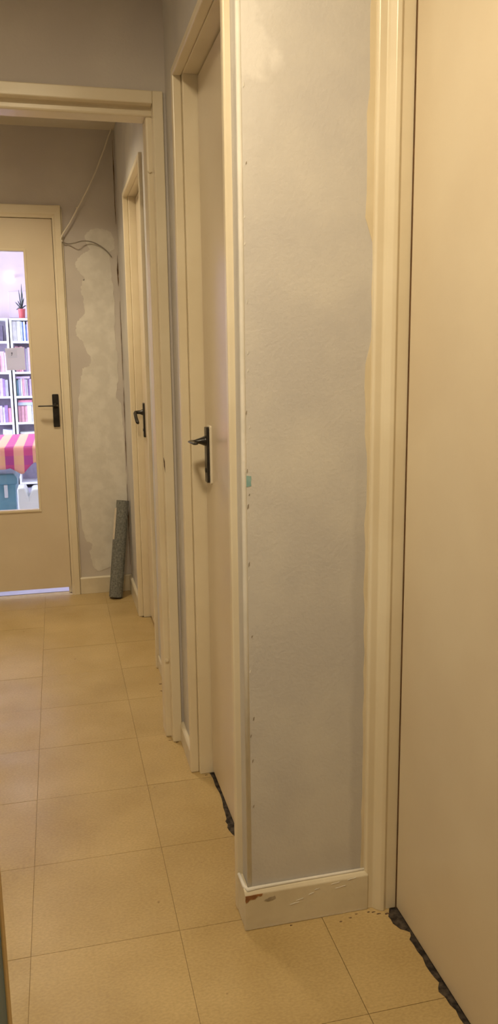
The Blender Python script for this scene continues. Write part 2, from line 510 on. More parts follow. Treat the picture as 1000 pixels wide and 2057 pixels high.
w_right = wall('wall_right', M_WALL, 'grey painted corridor wall that holds the two narrow doors', [
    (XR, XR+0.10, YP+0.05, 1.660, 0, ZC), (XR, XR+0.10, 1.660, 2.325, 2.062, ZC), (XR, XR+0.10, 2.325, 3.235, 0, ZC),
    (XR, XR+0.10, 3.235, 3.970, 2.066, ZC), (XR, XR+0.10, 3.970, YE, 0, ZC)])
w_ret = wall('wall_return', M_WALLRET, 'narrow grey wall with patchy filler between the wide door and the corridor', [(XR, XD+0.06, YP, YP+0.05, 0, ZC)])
w_door = wall('wall_side', M_WALL, 'wall beside the camera that holds the wide beige door', [
    (XD, XD+0.10, 1.578, YP, 0, ZC), (XD, XD+0.10, 0.64, 1.578, 2.072, ZC), (XD, XD+0.10, YB, 0.64, 0, ZC)])
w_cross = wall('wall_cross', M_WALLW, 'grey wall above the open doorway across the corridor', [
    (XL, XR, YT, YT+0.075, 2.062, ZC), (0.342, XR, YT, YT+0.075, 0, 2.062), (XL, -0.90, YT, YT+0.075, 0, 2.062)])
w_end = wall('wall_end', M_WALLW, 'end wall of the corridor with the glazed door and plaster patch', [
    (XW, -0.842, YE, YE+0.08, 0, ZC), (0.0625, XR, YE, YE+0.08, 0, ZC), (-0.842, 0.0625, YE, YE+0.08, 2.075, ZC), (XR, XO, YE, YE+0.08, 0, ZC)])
w_left = wall('wall_left', M_WALL, 'plain grey wall on the left of the corridor', [(XL-0.10, XL, YB, YE, 0, ZC)])
w_back = wall('wall_back', M_WALL, 'plain wall behind the camera', [(XL-0.10, XO, YB-0.10, YB, 0, ZC)])
w_out = wall('wall_outer', M_WALL, 'plain outer wall behind the closed doors', [(XO, XO+0.1, YB-0.1, YF+0.1, 0, ZC)])
ceil = struct(box(XW-0.12, XO+0.1, YB-0.1, YE, ZC, ZC+0.1).build('ceiling', M_CEIL), 'cream painted corridor ceiling', 'ceiling')

# traced plaster on the end wall
patch = [(.192, 1.959), (.225, 1.99), (.285, 1.996), (.328, 1.98), (.346, 1.945), (.345, 1.894), (.316, 1.878), (.32, 1.791), (.33, 1.713), (.332, 1.583),
         (.328, 1.425), (.338, 1.331), (.338, 1.223), (.32, 1.102), (.346, 1.074), (.354, .935), (.356, .768), (.358, .612), (.360, .454), (.352, .31), (.299, .167), (.185, .123),
         (.147, .163), (.134, .237), (.153, .279), (.118, .311), (.1, .384), (.095, .555), (.097, .751), (.1, .916), (.116, 1.079), (.136, 1.213), (.144, 1.267), (.185, 1.279),
         (.192, 1.319), (.168, 1.373), (.152, 1.412), (.121, 1.439), (.121, 1.491), (.144, 1.53), (.172, 1.556), (.171, 1.634), (.157, 1.673), (.167, 1.725), (.181, 1.738),
         (.152, 1.776), (.133, 1.813), (.147, 1.839), (.182, 1.87), (.214, 1.886), (.2, 1.916)]
def rough_poly(pts, amp, n=3):
    out = []
    for (a, b), (c, d) in zip(pts, pts[1:]+pts[:1]):
        for k in range(n):
            t = k/n
            j = 0 if k == 0 else amp
            out.append((a+(c-a)*t+RND.uniform(-j, j), b+(d-b)*t+RND.uniform(-j, j)))
    return out
M_PLASTER = paint('pale_plaster', (0.665, 0.635, 0.575), (0.745, 0.715, 0.655), rough=0.85, scale=16, bump=0.35, bscale=55)
pp = MB().prism(rough_poly(patch, 0.0045, 5), YE+0.004, YE-0.0015, lambda p, q, t: (p, t, q)).build('plaster_patch', M_PLASTER, w_end)
pp['label'] = 'pale uneven plaster patch'
# torn corner and cracks between end wall and right wall
for za, zb, xa, w in ((1.86, 1.70, 0.358, 0.008), (1.62, 1.20, 0.362, 0.003), (1.16, 0.95, 0.362, 0.004), (0.95, 0.72, 0.361, 0.003), (2.44, 2.02, 0.357, 0.006), (0.62, 0.15, 0.360, 0.004)):
    pts = []
    n = 9
    for k in range(n+1):
        z = za+(zb-za)*k/n
        pts.append((xa-w*0.5*RND.uniform(0.2, 1.2)*math.sin(math.pi*k/n), z))
    for k in range(n, -1, -1):
        z = za+(zb-za)*k/n
        pts.append((xa+0.0008+w*0.5*RND.uniform(0.2, 1.2)*math.sin(math.pi*k/n), z))
    MB().prism(pts, YE+0.003, YE-0.0018, lambda p, q, t: (p, t, q)).build('crack', M_CRACK, w_end)

M_GREYNICK = paint('grey_nick', (0.26, 0.22, 0.17), (0.32, 0.27, 0.21), rough=0.8, scale=60, bump=0)
# filler, chips and ragged paint on the return wall
def on_return(name, pts, mat, proud=0.0007, amp=0.0015):
    return MB().prism(rough_poly(pts, amp), YP+0.003, YP-proud, lambda p, q, t: (p, t, q)).build(name, mat, w_ret)
on_return('paint_chip', [(.3725, 1.050), (.3835, 1.049), (.3835, 1.028), (.3720, 1.026)], M_CHIP, 0.0006, 0.0006)['label'] = 'teal paint chip'
M_CREAMW = paint('cream_overlap', (0.71, 0.615, 0.44), (0.76, 0.67, 0.50), rough=0.4, scale=9, bump=0.2, bscale=40)
edge = []
for k in range(46):
    z = 0.10+k*(2.3-0.10)/45
    w = 0.018+0.005*math.sin(z*5.1)+0.003*RND.uniform(-1, 1)
    if 1.30 < z < 1.52: w = 0.005+0.004*RND.random()
    if z < 1.05: w = 0.013+0.003*RND.uniform(-1, 1)
    edge.append((0.651-w, z))
o = MB().prism([(0.655, 0.10)]+edge+[(0.655, 2.3)], YP+0.003, YP-0.001, lambda p, q, t: (p, t, q)).build('paint_overlap', M_CREAMW, w_ret)
o['label'] = 'ragged cream paint along the trim'
# rounded proud arris of the corner and small nicks beside it
MB().tube([(XR+0.0035, YP+0.0035, 0.097), (XR+0.003, YP+0.0035, 0.8), (XR+0.0038, YP+0.0035, 1.5), (XR+0.003, YP+0.0035, ZC)], 0.0058, 10).build('corner_bead', M_WHITE, w_ret, smooth=True)
for z in (1.80, 1.66, 1.56, 1.51, 1.40, 1.30, 1.265, 1.18, 1.15, 1.12, 1.06, 1.01, 0.985, 0.86, 0.83, 0.70, 0.62, 0.55, 0.51, 0.47, 0.41, 0.30):
    x = XR+0.009+RND.uniform(0, 0.008)
    h = RND.uniform(0.002, 0.006); w = RND.uniform(0.0008, 0.0018)
    pts = [(x-w, z-h), (x+w*RND.uniform(0.3, 1), z-h*0.3), (x+w, z+h), (x-w*0.4, z+h*0.5)]
    MB().prism(pts, YP+0.002, YP-0.0008, lambda p, q, t: (p, t, q)).build('nick', M_WHITE if RND.random() < 0.6 else M_GREYNICK, w_ret)

# ------------------------------------------------------------------ baseboards
bb = MB()
bb.prism([(YP, 0), (YP-0.016, 0), (YP-0.016, 0.090), (YP-0.010, 0.097), (YP, 0.100)], XR-0.013, 0.652, lambda p, q, t: (t, p, q))
bret = struct(bb.build('baseboard_return', M_BASE, bevel=0.002), 'chipped cream baseboard under the narrow grey wall', 'baseboard')
box(XR-0.013, XR, YP, 1.643, 0, 0.097).build('side_board', M_BASE, bret, bevel=0.003)
# bead of white caulk on its top edge
MB().tube([(XR-0.011, 1.637, 0.100), (XR-0.009, 1.59, 0.099), (XR-0.004, 1.578, 0.098), (XR+0.02, YP-0.006, 0.099), (0.50, YP-0.005, 0.100), (0.60, YP-0.004, 0.099), (0.652, YP-0.004, 0.100)],
          [0.004, 0.005, 0.0055, 0.0045, 0.0035, 0.004, 0.003], 8).build('caulk_bead', M_WHITE, bret, smooth=True)
def on_base(name, pts, mat, y=YP-0.016):
    return MB().prism(rough_poly(pts, 0.0008), y+0.003, y-0.0007, lambda p, q, t: (p, t, q)).build(name, mat, bret)
on_base('bare_wood_chip', [(.3545, .089), (.395, .0895), (.392, .084), (.383, .085), (.378, .079), (.366, .079), (.357, .072), (.3545, .074)], M_BROWN)['label'] = 'bare brown wood at the chipped corner'
M_GREYCH = paint('old_grey_paint', (0.30, 0.25, 0.18), (0.38, 0.32, 0.23), rough=0.7, scale=60, bump=0.1)
on_base('bare_wood_chip', [(.398, .071), (.410, .077), (.424, .079), (.426, .073), (.418, .069), (.405, .068)], M_GREYCH)
for x, z, l in ((.46, .048, .022), (.475, .056, .016), (.52, .075, .010), (.56, .082, .02), (.57, .070, .025), (.505, .066, .012), (.60, .086, .02)):
    on_base('paint_ridge', [(x, z), (x+l, z+0.003), (x+l, z+0.0045), (x, z+0.0015)], M_WHITE)

be = MB().prism([(YE, 0), (YE-0.014, 0), (YE-0.014, 0.090), (YE-0.008, 0.097), (YE, 0.097)], 0.075, XR, lambda p, q, t: (t, p, q)).build('baseboard_end', M_BASE, bevel=0.002)
struct(be, 'low cream baseboard under the plastered end wall', 'baseboard')
br = MB()
br.prism([(XR, 0), (XR-0.014, 0), (XR-0.014, 0.060), (XR-0.008, 0.068), (XR, 0.068)], 2.337, YT-0.002, lambda p, q, t: (p, t, q))
b1 = struct(br.build('baseboard_right', M_BASE, bevel=0.002), 'short cream baseboard between the white-plated door and the cross frame', 'baseboard')
b2 = MB().prism([(XR, 0), (XR-0.006, 0), (XR-0.006, 0.055), (XR-0.004, 0.060), (XR, 0.060)], 2.66, 3.222, lambda p, q, t: (p, t, q)).build('baseboard_right', M_BASE, bevel=0.002)
struct(b2, 'cream baseboard between the cross frame and the far narrow door', 'baseboard')
b3 = MB().prism([(XR, 0), (XR-0.014, 0), (XR-0.014, 0.088), (XR-0.008, 0.095), (XR, 0.095)], 3.982, YE-0.014, lambda p, q, t: (p, t, q)).build('baseboard_right', M_BASE, bevel=0.002)
struct(b3, 'short cream baseboard between the far narrow door and the end wall', 'baseboard')

# ------------------------------------------------------------------ doors in the right-hand wall
def side_frame(name, label, u0, u1, zs, xw, px, depth=0.10, far_only=False):
    """door frame in a wall whose face is at X = xw, opening (casing inner edge) from Y=u0 to u1.
       px: proudness of the casing in front of the wall"""
    cw = 0.022
    root = MB()
    # casing bead round the opening: two uprights and a head
    root.box(xw-px, xw+0.011, u0-cw, u0, 0, zs+cw)
    root.box(xw-px, xw+0.011, u1, u1+cw, 0, zs+cw)
    root.box(xw-px, xw+0.011, u0, u1, zs, zs+cw)
    t = root.build(name, M_CREAM, bevel=0.004, seg=3)
    struct(t, label, 'door frame')
    for s, u in ((1, u0), (-1, u1)):
        a, b = u-s*cw, u+s*0.017
        box(xw+0.011, xw+depth, a, b, 0, zs+cw).build('jamb', M_CREAM, t, bevel=0.003, seg=2)
    box(xw+0.011, xw+depth, u0+0.017, u1-0.017, zs, zs+cw).build('head_jamb', M_CREAM, t, bevel=0.003)
    return t

def door_leaf(name, label, x, u0, u1, z0, z1, th=0.040):
    o = box(x, x+th, u0, u1, z0, z1).build(name, M_LEAF, bevel=0.002)
    struct(o, label, 'door')
    return o

def stop_strip(parent, x, u0, u1, z1):
    box(x, x+0.014, u0-0.006, u0+0.012, 0, z1).build('door_stop', M_GAP, parent)
    box(x, x+0.014, u1-0.012, u1+0.006, 0, z1).build('door_stop', M_GAP, parent)
    box(x, x+0.014, u0, u1, z1-0.012, z1+0.006).build('door_stop', M_GAP, parent)

# narrow door nearest the camera
f2 = side_frame('trim_1', 'cream frame around the narrow door with the white handle plate', 1.665, 2.310, 2.050, XR, 0.015)
stop_strip(f2, 0.460, 1.682, 2.293, 2.050)
d2 = door_leaf('door_1', 'narrow beige flush door with black lever on a white plate', 0.418, 1.685, 2.2895, 0.012, 2.0455)
# narrow door beyond the cross frame
f3 = side_frame('trim_2', 'cream frame around the narrow door beyond the cross frame', 3.246, 3.958, 2.056, XR, 0.014)
stop_strip(f3, 0.453, 3.263, 3.941, 2.056)
d3 = door_leaf('door_2', 'narrow beige flush door with a drooping black lever beyond the cross frame', 0.411, 3.266, 3.9375, 0.012, 2.0515)

# wide door beside the camera
px = 0.015
root = MB()
prof_far = [(0.645, 1.586), (0.645, 1.576), (0.649, 1.572), (0.664, 1.572), (0.668, 1.566), (0.674, 1.560), (0.678, 1.556), (0.686, 1.554), (0.690, 1.557), (0.692, 1.559), (0.718, 1.559), (0.718, 1.586)]
root.prism(prof_far, 0, 2.094, lambda p, q, t: (p, q, t))
root.prism([(p, 0.654-(q-1.559)) for p, q in prof_far], 0, 2.094, lambda p, q, t: (p, q, t))
root.prism([(p, 2.058+(q-1.559)) for p, q in prof_far], 0.64, 1.57, lambda p, q, t: (p, t, q))
f1 = struct(root.build('trim_3', M_CREAM, bevel=0.0015), 'moulded cream frame around the wide door beside the camera', 'door frame')
box(0.7185, 0.765, 1.5570, 1.586, 0, 2.06).build('jamb', M_GAP, f1)
box(0.718, 0.765, 0.63, 0.659, 0, 2.06).build('jamb', M_GAP, f1)
box(0.718, 0.765, 0.63, 1.57, 2.056, 2.09).build('head_jamb', M_GAP, f1)
box(0.762, 0.776, 1.53, 1.57, 0, 2.06).build('door_stop', M_GAP, f1)
d1 = door_leaf('door_3', 'wide plain beige door in the wall beside the camera', 0.7180, 0.664, 1.5550, 0.005, 2.050)

# ------------------------------------------------------------------ cross frame (open doorway)
root = MB()
YCF = 2.533
for xa, xb in ((0.3255, 0.357), (-0.917, -0.885)):
    root.box(xa, xb, YCF, YT+0.02, 0, 2.079)
root.box(-0.885, 0.3255, YCF, YT+0.02, 2.043, 2.079)
fx = struct(root.build('trim_4', M_CREAM, bevel=0.003, seg=2), 'cream frame of the open doorway across the corridor', 'door frame')
box(0.307, 0.342, YCF+0.043, 2.655, 0, 2.018).build('jamb', M_CREAM, fx, bevel=0.006, seg=3)
box(-0.902, -0.867, YCF+0.043, 2.655, 0, 2.018).build('jamb', M_CREAM, fx, bevel=0.006, seg=3)
box(-0.902, 0.342, YCF+0.043, 2.655, 2.018, 2.062).build('head_jamb', M_CREAM, fx, bevel=0.006, seg=3)
box(0.3255, 0.342, YT+0.02, YCF+0.0435, 0, 2.05).build('jamb', M_CREAM, fx)
box(-0.902, -0.885, YT+0.02, YCF+0.0435, 0, 2.05).build('jamb', M_CREAM, fx)
box(-0.89, 0.33, YT+0.02, YCF+0.0435, 2.043, 2.062).build('head_jamb', M_CREAM, fx)
for x, z in ((0.3155, 1.862), (0.318, 0.283)):
    mb = MB().tube([(x, YCF+0.045, z), (x, YCF+0.036, z)], [0.0065, 0.0055], 12)
    mb.build('plug', M_CREAM, fx, smooth=False)
# crack in the paint of the far side
for z0, z1, x in ((0.985, 0.935, 0.3262),):
    MB().prism([(x-0.0022, z0), (x+0.0012, z0-0.012), (x+0.002, z1), (x-0.001, z1+0.02)], YCF+0.006, YCF-0.0006, lambda p, q, t: (p, t, q)).build('crack', M_CRACK, fx)

# ------------------------------------------------------------------ end door with glass
root = MB()
prof = [(0.0265, YE+0.02), (0.0265, YE-0.006), (0.036, YE-0.010), (0.041, YE-0.016), (0.070, YE-0.018), (0.0725, YE-0.014), (0.0725, YE+0.02)]
root.prism(prof, 0, 2.104, lambda p, q, t: (p, q, t))
LD = -0.805
root.prism([(LD-0.0018-(p-0.0265), q) for p, q in prof], 0, 2.104, lambda p, q, t: (p, q, t))
root.prism([(2.0405+(p-0.0265)*1.38, q) for p, q in prof], LD-0.047, 0.0725, lambda p, q, t: (t, q, p))
fe = struct(root.build('trim_5', M_CREAM, bevel=0.0015), 'cream frame around the glazed door at the corridor end', 'door frame')
box(0.0735, 0.0785, YE-0.010, YE+0.01, 0, 2.09).build('edge_bead', M_CREAM, fe, bevel=0.002)
box(0.0275, 0.062, YE+0.02, YE+0.08, 0, 2.075).build('jamb', M_CREAM, fe)
box(LD-0.038, LD-0.0035, YE+0.02, YE+0.08, 0, 2.075).build('jamb', M_CREAM, fe)
box(LD-0.038, 0.062, YE+0.02, YE+0.08, 2.0415, 2.075).build('head_jamb', M_CREAM, fe)
box(0.010, 0.030, YE+0.0455, YE+0.06, 0, 2.05).build('door_stop', M_CREAM, fe)
box(LD-0.005, LD+0.012, YE+0.0455, YE+0.06, 0, 2.05).build('door_stop', M_CREAM, fe)
box(LD, 0.02, YE+0.0455, YE+0.06, 2.026, 2.05).build('door_stop', M_CREAM, fe)
yd0, yd1 = YE+0.004, YE+0.044
PX0, PX1, PZ0, PZ1 = -0.655, -0.1265, 0.500, 1.874
mb = MB()
mb.box(PX1, 0.0240, yd0, yd1, 0.044, 2.0385)
mb.box(LD, PX0, yd0, yd1, 0.044, 2.0385)
mb.box(PX0, PX1, yd0, yd1, 0.044, PZ0)
mb.box(PX0, PX1, yd0, yd1, PZ1, 2.0385)
de = struct(mb.build('door_4', M_LEAF), 'beige half-glazed door at the corridor end with a paper on its pane', 'door')
bead = MB()
w = 0.012
bead.box(PX1-0.001, PX1+w, yd0-0.005, yd0+0.012, PZ0-w, PZ1+w)
bead.box(PX0-w, PX0+0.001, yd0-0.005, yd0+0.012, PZ0-w, PZ1+w)
bead.box(PX0, PX1, yd0-0.005, yd0+0.012, PZ0-w, PZ0+0.001)
bead.box(PX0, PX1, yd0-0.005, yd0+0.012, PZ1-0.001, PZ1+w)
bead.build('glazing_bead', M_CREAM, de, bevel=0.002)
box(PX0-0.002, PX1+0.002, yd0+0.018, yd0+0.023, PZ0-0.002, PZ1+0.002).build('pane', M_GLASS, de)

# ------------------------------------------------------------------ handles
def handle(door, origin, n, a, plate_w, plate_h, zlev, back=None, arm=0.115, standoff=0.062, droop=0.0, flat=False, plate_mid=None):
    """origin: point on the door face; n: outward normal; a: horizontal direction the lever points"""
    O, n, a, z = Vector(origin), Vector(n), Vector(a), Vector((0, 0, 1))
    def pt(u, w, h):
        return tuple(O + a*u + n*w + z*h)
    def slab(name, w, h0, h1, d0, d1, mat, rnd, parent):
        # rounded plate outline
        pts = []
        r = rnd
        for cx, cz, t0 in ((w/2-r, h1-r, 0), (-w/2+r, h1-r, 90), (-w/2+r, h0+r, 180), (w/2-r, h0+r, 270)):
            for k in range(5):
                t = math.radians(t0+k*22.5)
                pts.append((cx+r*math.cos(t), cz+r*math.sin(t)))
        return MB().prism(pts, d0, d1, lambda p, q, t: pt(p, t, q)).build(name, mat, parent, bevel=0.0012)
    d = 0.0
    pm = plate_mid if plate_mid is not None else -0.035
    h0, h1 = pm-plate_h/2, pm+plate_h/2
    if back:
        slab('back_plate', plate_w+0.012, h0-0.004, h1+0.004, -0.001, back, M_WHITEBACK, 0.006, door)['label'] = 'white backing plate'
        d = back
    pl = slab('handle_plate', plate_w, h0, h1, d-0.0005, d+0.008, M_BLACK, 0.005, door)
    pl['label'] = 'black handle plate'
    # keyhole boss and lever
    MB().tube([pt(0, d+0.006, h0+0.035), pt(0, d+0.0105, h0+0.035)], 0.007, 12).build('keyhole_boss', M_BLACK, pl)
    lv = MB()
    s = standoff
    lv.tube([pt(0, d+0.004, zlev), pt(0, d+0.012, zlev), pt(0, d+0.022, zlev), pt(0, d+s-0.012, zlev), pt(0.002, d+s-0.003, zlev), pt(0.012, d+s, zlev-droop*0.08),
             pt(arm*0.5, d+s, zlev-droop*0.5), pt(arm*0.9, d+s-0.002, zlev-droop*0.9), pt(arm, d+s-0.004, zlev-droop)],
            [0.017, 0.0135, 0.0095, 0.0085, 0.0085, 0.0085, 0.008, 0.0085, 0.006], 12)
    if flat:
        lv.v = [v if (Vector(v)-O).dot(n) < 0.030+d else tuple(Vector(v) + z*((O.z+zlev)-v[2])*0.55) for v in lv.v]
    lo = lv.build('lever', M_BLACK, door, smooth=True)
    lo['label'] = 'black lever'
    return lo
M_WHITEBACK = paint('white_back_plate', (0.74, 0.68, 0.56), (0.78, 0.72, 0.60), rough=0.4, scale=10, bump=0)
handle(d2, (0.418, 2.215, 1.065), (-1, 0, 0), (0, -1, 0), 0.034, 0.158, 0.0, back=0.006, arm=0.080, standoff=0.052, flat=True, plate_mid=-0.040)
handle(d3, (0.411, 3.880, 1.055), (-1, 0, 0), (0, -1, 0), 0.036, 0.165, 0.0, arm=0.10, standoff=0.047, droop=0.045, plate_mid=-0.038)
handle(de, (-0.0065, yd0, 1.070), (0, -1, 0), (-1, 0, 0), 0.034, 0.178, 0.0, arm=0.092, standoff=0.055, flat=True, plate_mid=-0.028)

# ------------------------------------------------------------------ living room behind the glass
lf = struct(box(XW, XO, YE+0.08, YF, -0.08, 0.0).build('floor', M_LFLOOR), 'pale floor of the bright room behind the glazed door', 'floor')
lw = wall('wall_living_far', M_LWALL, 'pale far wall behind the bookcases', [(XW-0.12, XO, YF, YF+0.1, 0, ZC)])
lw2 = wall('wall_living_side', M_LWALL, 'pale wall with a wide window lighting the bright room', [
    (XW-0.12, XW, YE, YF, 0, 0.85), (XW-0.12, XW, YE, YF, 2.28, ZC), (XW-0.12, XW, YE, 5.3, 0.85, 2.28), (XW-0.12, XW, 8.5, YF, 0.85, 2.28)])
lc = struct(box(XW-0.12, XO+0.1, YE, YF+0.1, ZC+0.0005, ZC+0.1).build('ceiling', M_LCEIL), 'white ceiling of the bright room behind the glazed door', 'ceiling')
wf = MB()
for ya in (5.3, 6.345, 7.39, 8.46):
    wf.box(XW-0.09, XW-0.03, ya, ya+0.04, 0.85, 2.28)
wf.box(XW-0.09, XW-0.03, 5.3, 8.5, 0.85, 0.90); wf.box(XW-0.09, XW-0.03, 5.3, 8.5, 2.23, 2.28)
win = struct(wf.build('window_1', M_SHELF), 'wide white framed window in the side of the bright room', 'window')
for ya, yb in ((5.34, 6.345), (6.385, 7.39), (7.43, 8.46)):
    box(XW-0.062, XW-0.058, ya, yb, 0.90, 2.23).build('pane', M_GLASS, win)

# paper taped to the pane, seen from the corridor
yp = yd0+0.0178
def sheet(pts, y):
    mb = MB()
    mb.v = [(p, y, q) for p, q in pts]
    mb.f = [tuple(range(len(pts)))]
    return mb
pap = sheet([(-.2530, 1.377), (-.1535, 1.383), (-.1525, 1.263), (-.2500, 1.261)], yp).build('paper_note', M_PAPER)
tag(pap, 'white paper sheet with a pale blue print stuck to the door glass', 'paper')
pr = sheet([(-.245, 1.368), (-.193, 1.371), (-.192, 1.327), (-.243, 1.325)], yp-0.0004).build('blue_print', M_PRINT, pap)
sheet([(-.224, 1.353), (-.217, 1.357), (-.215, 1.350), (-.220, 1.338), (-.223, 1.336), (-.221, 1.346)], yp-0.0008).build('ink_mark', M_INK, pr)

# bookcases
ZSH = [1.755, 1.523, 1.208, 0.957, 0.682, 0.36, 0.04]
YS0, YS1 = 8.75, 9.06
def bookcase(xa, xb, label):
    r = empty('bookcase', ((xa+xb)/2, (YS0+YS1)/2, 0))
    tag(r, label, 'bookcase', 'white bookcases against the far wall')
    box(xa, xa+0.022, YS0, YS1, 0, 1.777).build('side_panel', M_SHELF, r)
    box(xb-0.022, xb, YS0, YS1, 0, 1.777).build('side_panel', M_SHELF, r)
    for k, z in enumerate(ZSH):
        box(xa+0.022, xb-0.022, YS0+0.002, YS1, z, z+0.022).build('top_panel' if k == 0 else 'shelf', M_SHELF, r)
    box(xa+0.022, xb-0.022, YS1-0.008, YS1, 0, 1.755).build('back_panel', colour_mat((0.42, 0.36, 0.46)), r)
    return r
bookcase(-0.432, 0.20, 'white bookcase under the red potted plant')
bookcase(-1.075, -0.447, 'white bookcase beside the one that carries the red pot')

COLN = {'white': (0.86, 0.86, 0.84), 'cream': (0.80, 0.74, 0.62), 'blue': (0.12, 0.20, 0.48), 'pale blue': (0.55, 0.62, 0.80), 'pink': (0.80, 0.42, 0.50), 'rose': (0.72, 0.25, 0.36),
        'lilac': (0.58, 0.45, 0.66), 'purple': (0.30, 0.18, 0.38), 'teal': (0.20, 0.40, 0.48), 'grey': (0.35, 0.33, 0.38), 'dark': (0.10, 0.08, 0.13), 'red': (0.60, 0.08, 0.12)}
SHN = ['top', 'second', 'third', 'fourth', 'fifth']
def books(case, x, shelf, items):
    """items: list of (colour, width, height); spines at the shelf front"""
    z0 = ZSH[shelf+1]+0.022
    n = len(items)
    for k, (c, w_, h) in enumerate(items):
        y0 = YS0+0.035+RND.uniform(0, 0.02)
        o = box(x+0.0008, x+w_-0.0008, y0, y0+0.15, z0, z0+h).build('book', colour_mat(COLN[c]), bevel=0.0015)
        size = 'thick' if w_ >= 0.034 else ('slim' if w_ < 0.02 else 'plain')
        p = items[k-1][0] if k else 'the panel'
        q = items[k+1][0] if k < n-1 else 'a gap'
        tag(o, '%s %s book between %s and %s, %s shelf, %s' % (size, c, p, q, SHN[shelf], case), 'book', 'books in the far bookcases')
        x += w_
    return x
RC = 'red pot bookcase'
LC = 'plantless bookcase'
books(RC, -0.408, 0, [('white', .042, .205), ('white', .040, .205), ('pale blue', .018, .20), ('blue', .012, .195), ('white', .018, .20), ('blue', .015, .17), ('lilac', .022, .20), ('cream', .03, .19), ('grey', .03, .18), ('pink', .025, .19)])
books(RC, -0.398, 1, [('pink', .034, .262), ('rose', .018, .255), ('pink', .026, .26), ('purple', .028, .25), ('grey', .02, .24), ('lilac', .03, .25), ('white', .03, .25), ('teal', .03, .24)])
books(RC, -0.402, 2, [('teal', .018, .165), ('pale blue', .022, .175), ('white', .018, .18), ('pink', .022, .18), ('lilac', .018, .175), ('white', .014, .17), ('purple', .018, .18), ('lilac', .02, .175), ('grey', .02, .17), ('rose', .03, .18)])
books(RC, -0.402, 3, [('pink', .030, .170), ('pink', .032, .170), ('pink', .030, .170), ('white', .045, .175), ('white', .03, .175), ('rose', .03, .16)])
books(LC, -0.640, 0, [('dark', .05, .15), ('grey', .045, .14), ('dark', .04, .16)])
books(LC, -0.620, 1, [('lilac', .035, .20), ('grey', .03, .17), ('pink', .045, .21), ('lilac', .04, .2)])
books(LC, -0.640, 2, [('grey', .03, .18), ('lilac', .036, .19), ('lilac', .034, .185), ('purple', .022, .18), ('grey', .03, .17)])
books(LC, -0.620, 3, [('purple', .03, .17), ('lilac', .03, .175), ('white', .02, .16), ('purple', .035, .18), ('rose', .03, .15)])
# books lying flat
for nm, (xa, xb, za, zb, c, lab) in enumerate((
        (-.404, -.262, ZSH[3]+.022+.180, ZSH[3]+.022+.203, 'lilac', 'lilac book lying flat across the upright books of the third shelf'),
        (-.402, -.250, ZSH[4]+.022+.175, ZSH[4]+.022+.207, 'pale blue', 'pale blue book lying flat across the pink row of the fourth shelf'),
        (-.395, -.255, ZSH[4]+.022+.207, ZSH[4]+.022+.230, 'rose', 'rose book lying flat on top of the pale blue one'),
        (-.395, -.24, ZSH[5]+.022, ZSH[5]+.022+.05, 'grey', 'grey book lying flat at the bottom of the fifth shelf'),
        (-.395, -.25, ZSH[5]+.022+.05, ZSH[5]+.022+.215, 'white', 'white box file standing on the grey book of the fifth shelf'))):
    o = box(xa, xb, YS0+0.03, YS0+0.20, za, zb).build('book', colour_mat(COLN[c]), bevel=0.0015)
    tag(o, lab, 'book', 'books in the far bookcases')
# storage boxes on the fifth shelf of the other bookcase
o = MB().prism([(-.575, ZSH[5]+.022), (-.475, ZSH[5]+.022), (-.473, ZSH[5]+.26), (-.57, ZSH[5]+.275)], YS0+.03, YS0+.22, lambda p, q, t: (p, t, q)).build('storage_basket', colour_mat((0.62, 0.60, 0.74)), bevel=0.006)
tag(o, 'pale lilac basket on the fifth shelf of the other bookcase', 'basket')
# potted plant on the bookcase
pl = empty('potted_plant', (-0.305, 8.87, 1.777))
tag(pl, 'spiky dark plant in a red pot on top of the bookcase', 'plant')
MB().lathe([(0.026, 0), (0.030, 0.01), (0.036, 0.085), (0.038, 0.088), (0.038, 0.10), (0.033, 0.10), (0.031, 0.088)], (-0.305, 8.87, 1.777), 18).build('pot', M_RED, pl, smooth=True)
def leaf(pts, w, name='leaf'):
    mb = MB()
    n = len(pts)
    rs = [w*(0.5+0.5*math.sin(math.pi*(0.12+0.85*k/(n-1)))) * (1 if k < n-1 else 0.25) for k in range(n)]
    mb.tube(pts, rs, 5)
    mb.build(name, M_PLANT, pl, smooth=True)
for dx, dy, hz, cur in ((-.055, .00, .03, -.035), (-.06, -.01, .075, .0), (-.02, .02, .17, .03), (.012, -.01, .21, .05), (.03, .0, .13, -.01), (.05, .01, .07, -.03), (-.035, .0, .11, -.02), (.02, -.02, .16, .02), (-.01, -.02, .06, .0)):
    P = []
    for k in range(6):
        t = k/5
        P.append((-0.305+dx*t, 8.87+dy*t, 1.873+hz*t+cur*t*t))
    leaf(P, 0.0065)
leaf([(-0.315, 8.86, 1.87), (-0.325, 8.855, 1.885), (-0.31, 8.85, 1.90)], 0.02)
# picture on the far wall above the bookcases
o = box(-0.442, -0.13, YF-0.022, YF, 1.80, 2.075).build('canvas_picture', M_LAV, bevel=0.002)
tag(o, 'plain lavender canvas on the wall behind the potted plant', 'picture')
# glowing oval added to stand for a lamp's reflection in the door glass
wl = empty('reflection_oval', (-0.41, YF, 2.225))
tag(wl, 'small glowing oval added as a lamp reflection, on the far wall above the canvas', 'lamp')
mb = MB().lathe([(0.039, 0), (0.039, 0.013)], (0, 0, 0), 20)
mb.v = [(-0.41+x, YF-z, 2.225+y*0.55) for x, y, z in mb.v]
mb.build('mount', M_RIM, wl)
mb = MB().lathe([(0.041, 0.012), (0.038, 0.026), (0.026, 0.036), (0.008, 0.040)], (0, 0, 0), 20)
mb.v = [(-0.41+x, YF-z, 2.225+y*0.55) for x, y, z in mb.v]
mb.build('diffuser', M_GLOW, wl, smooth=True)

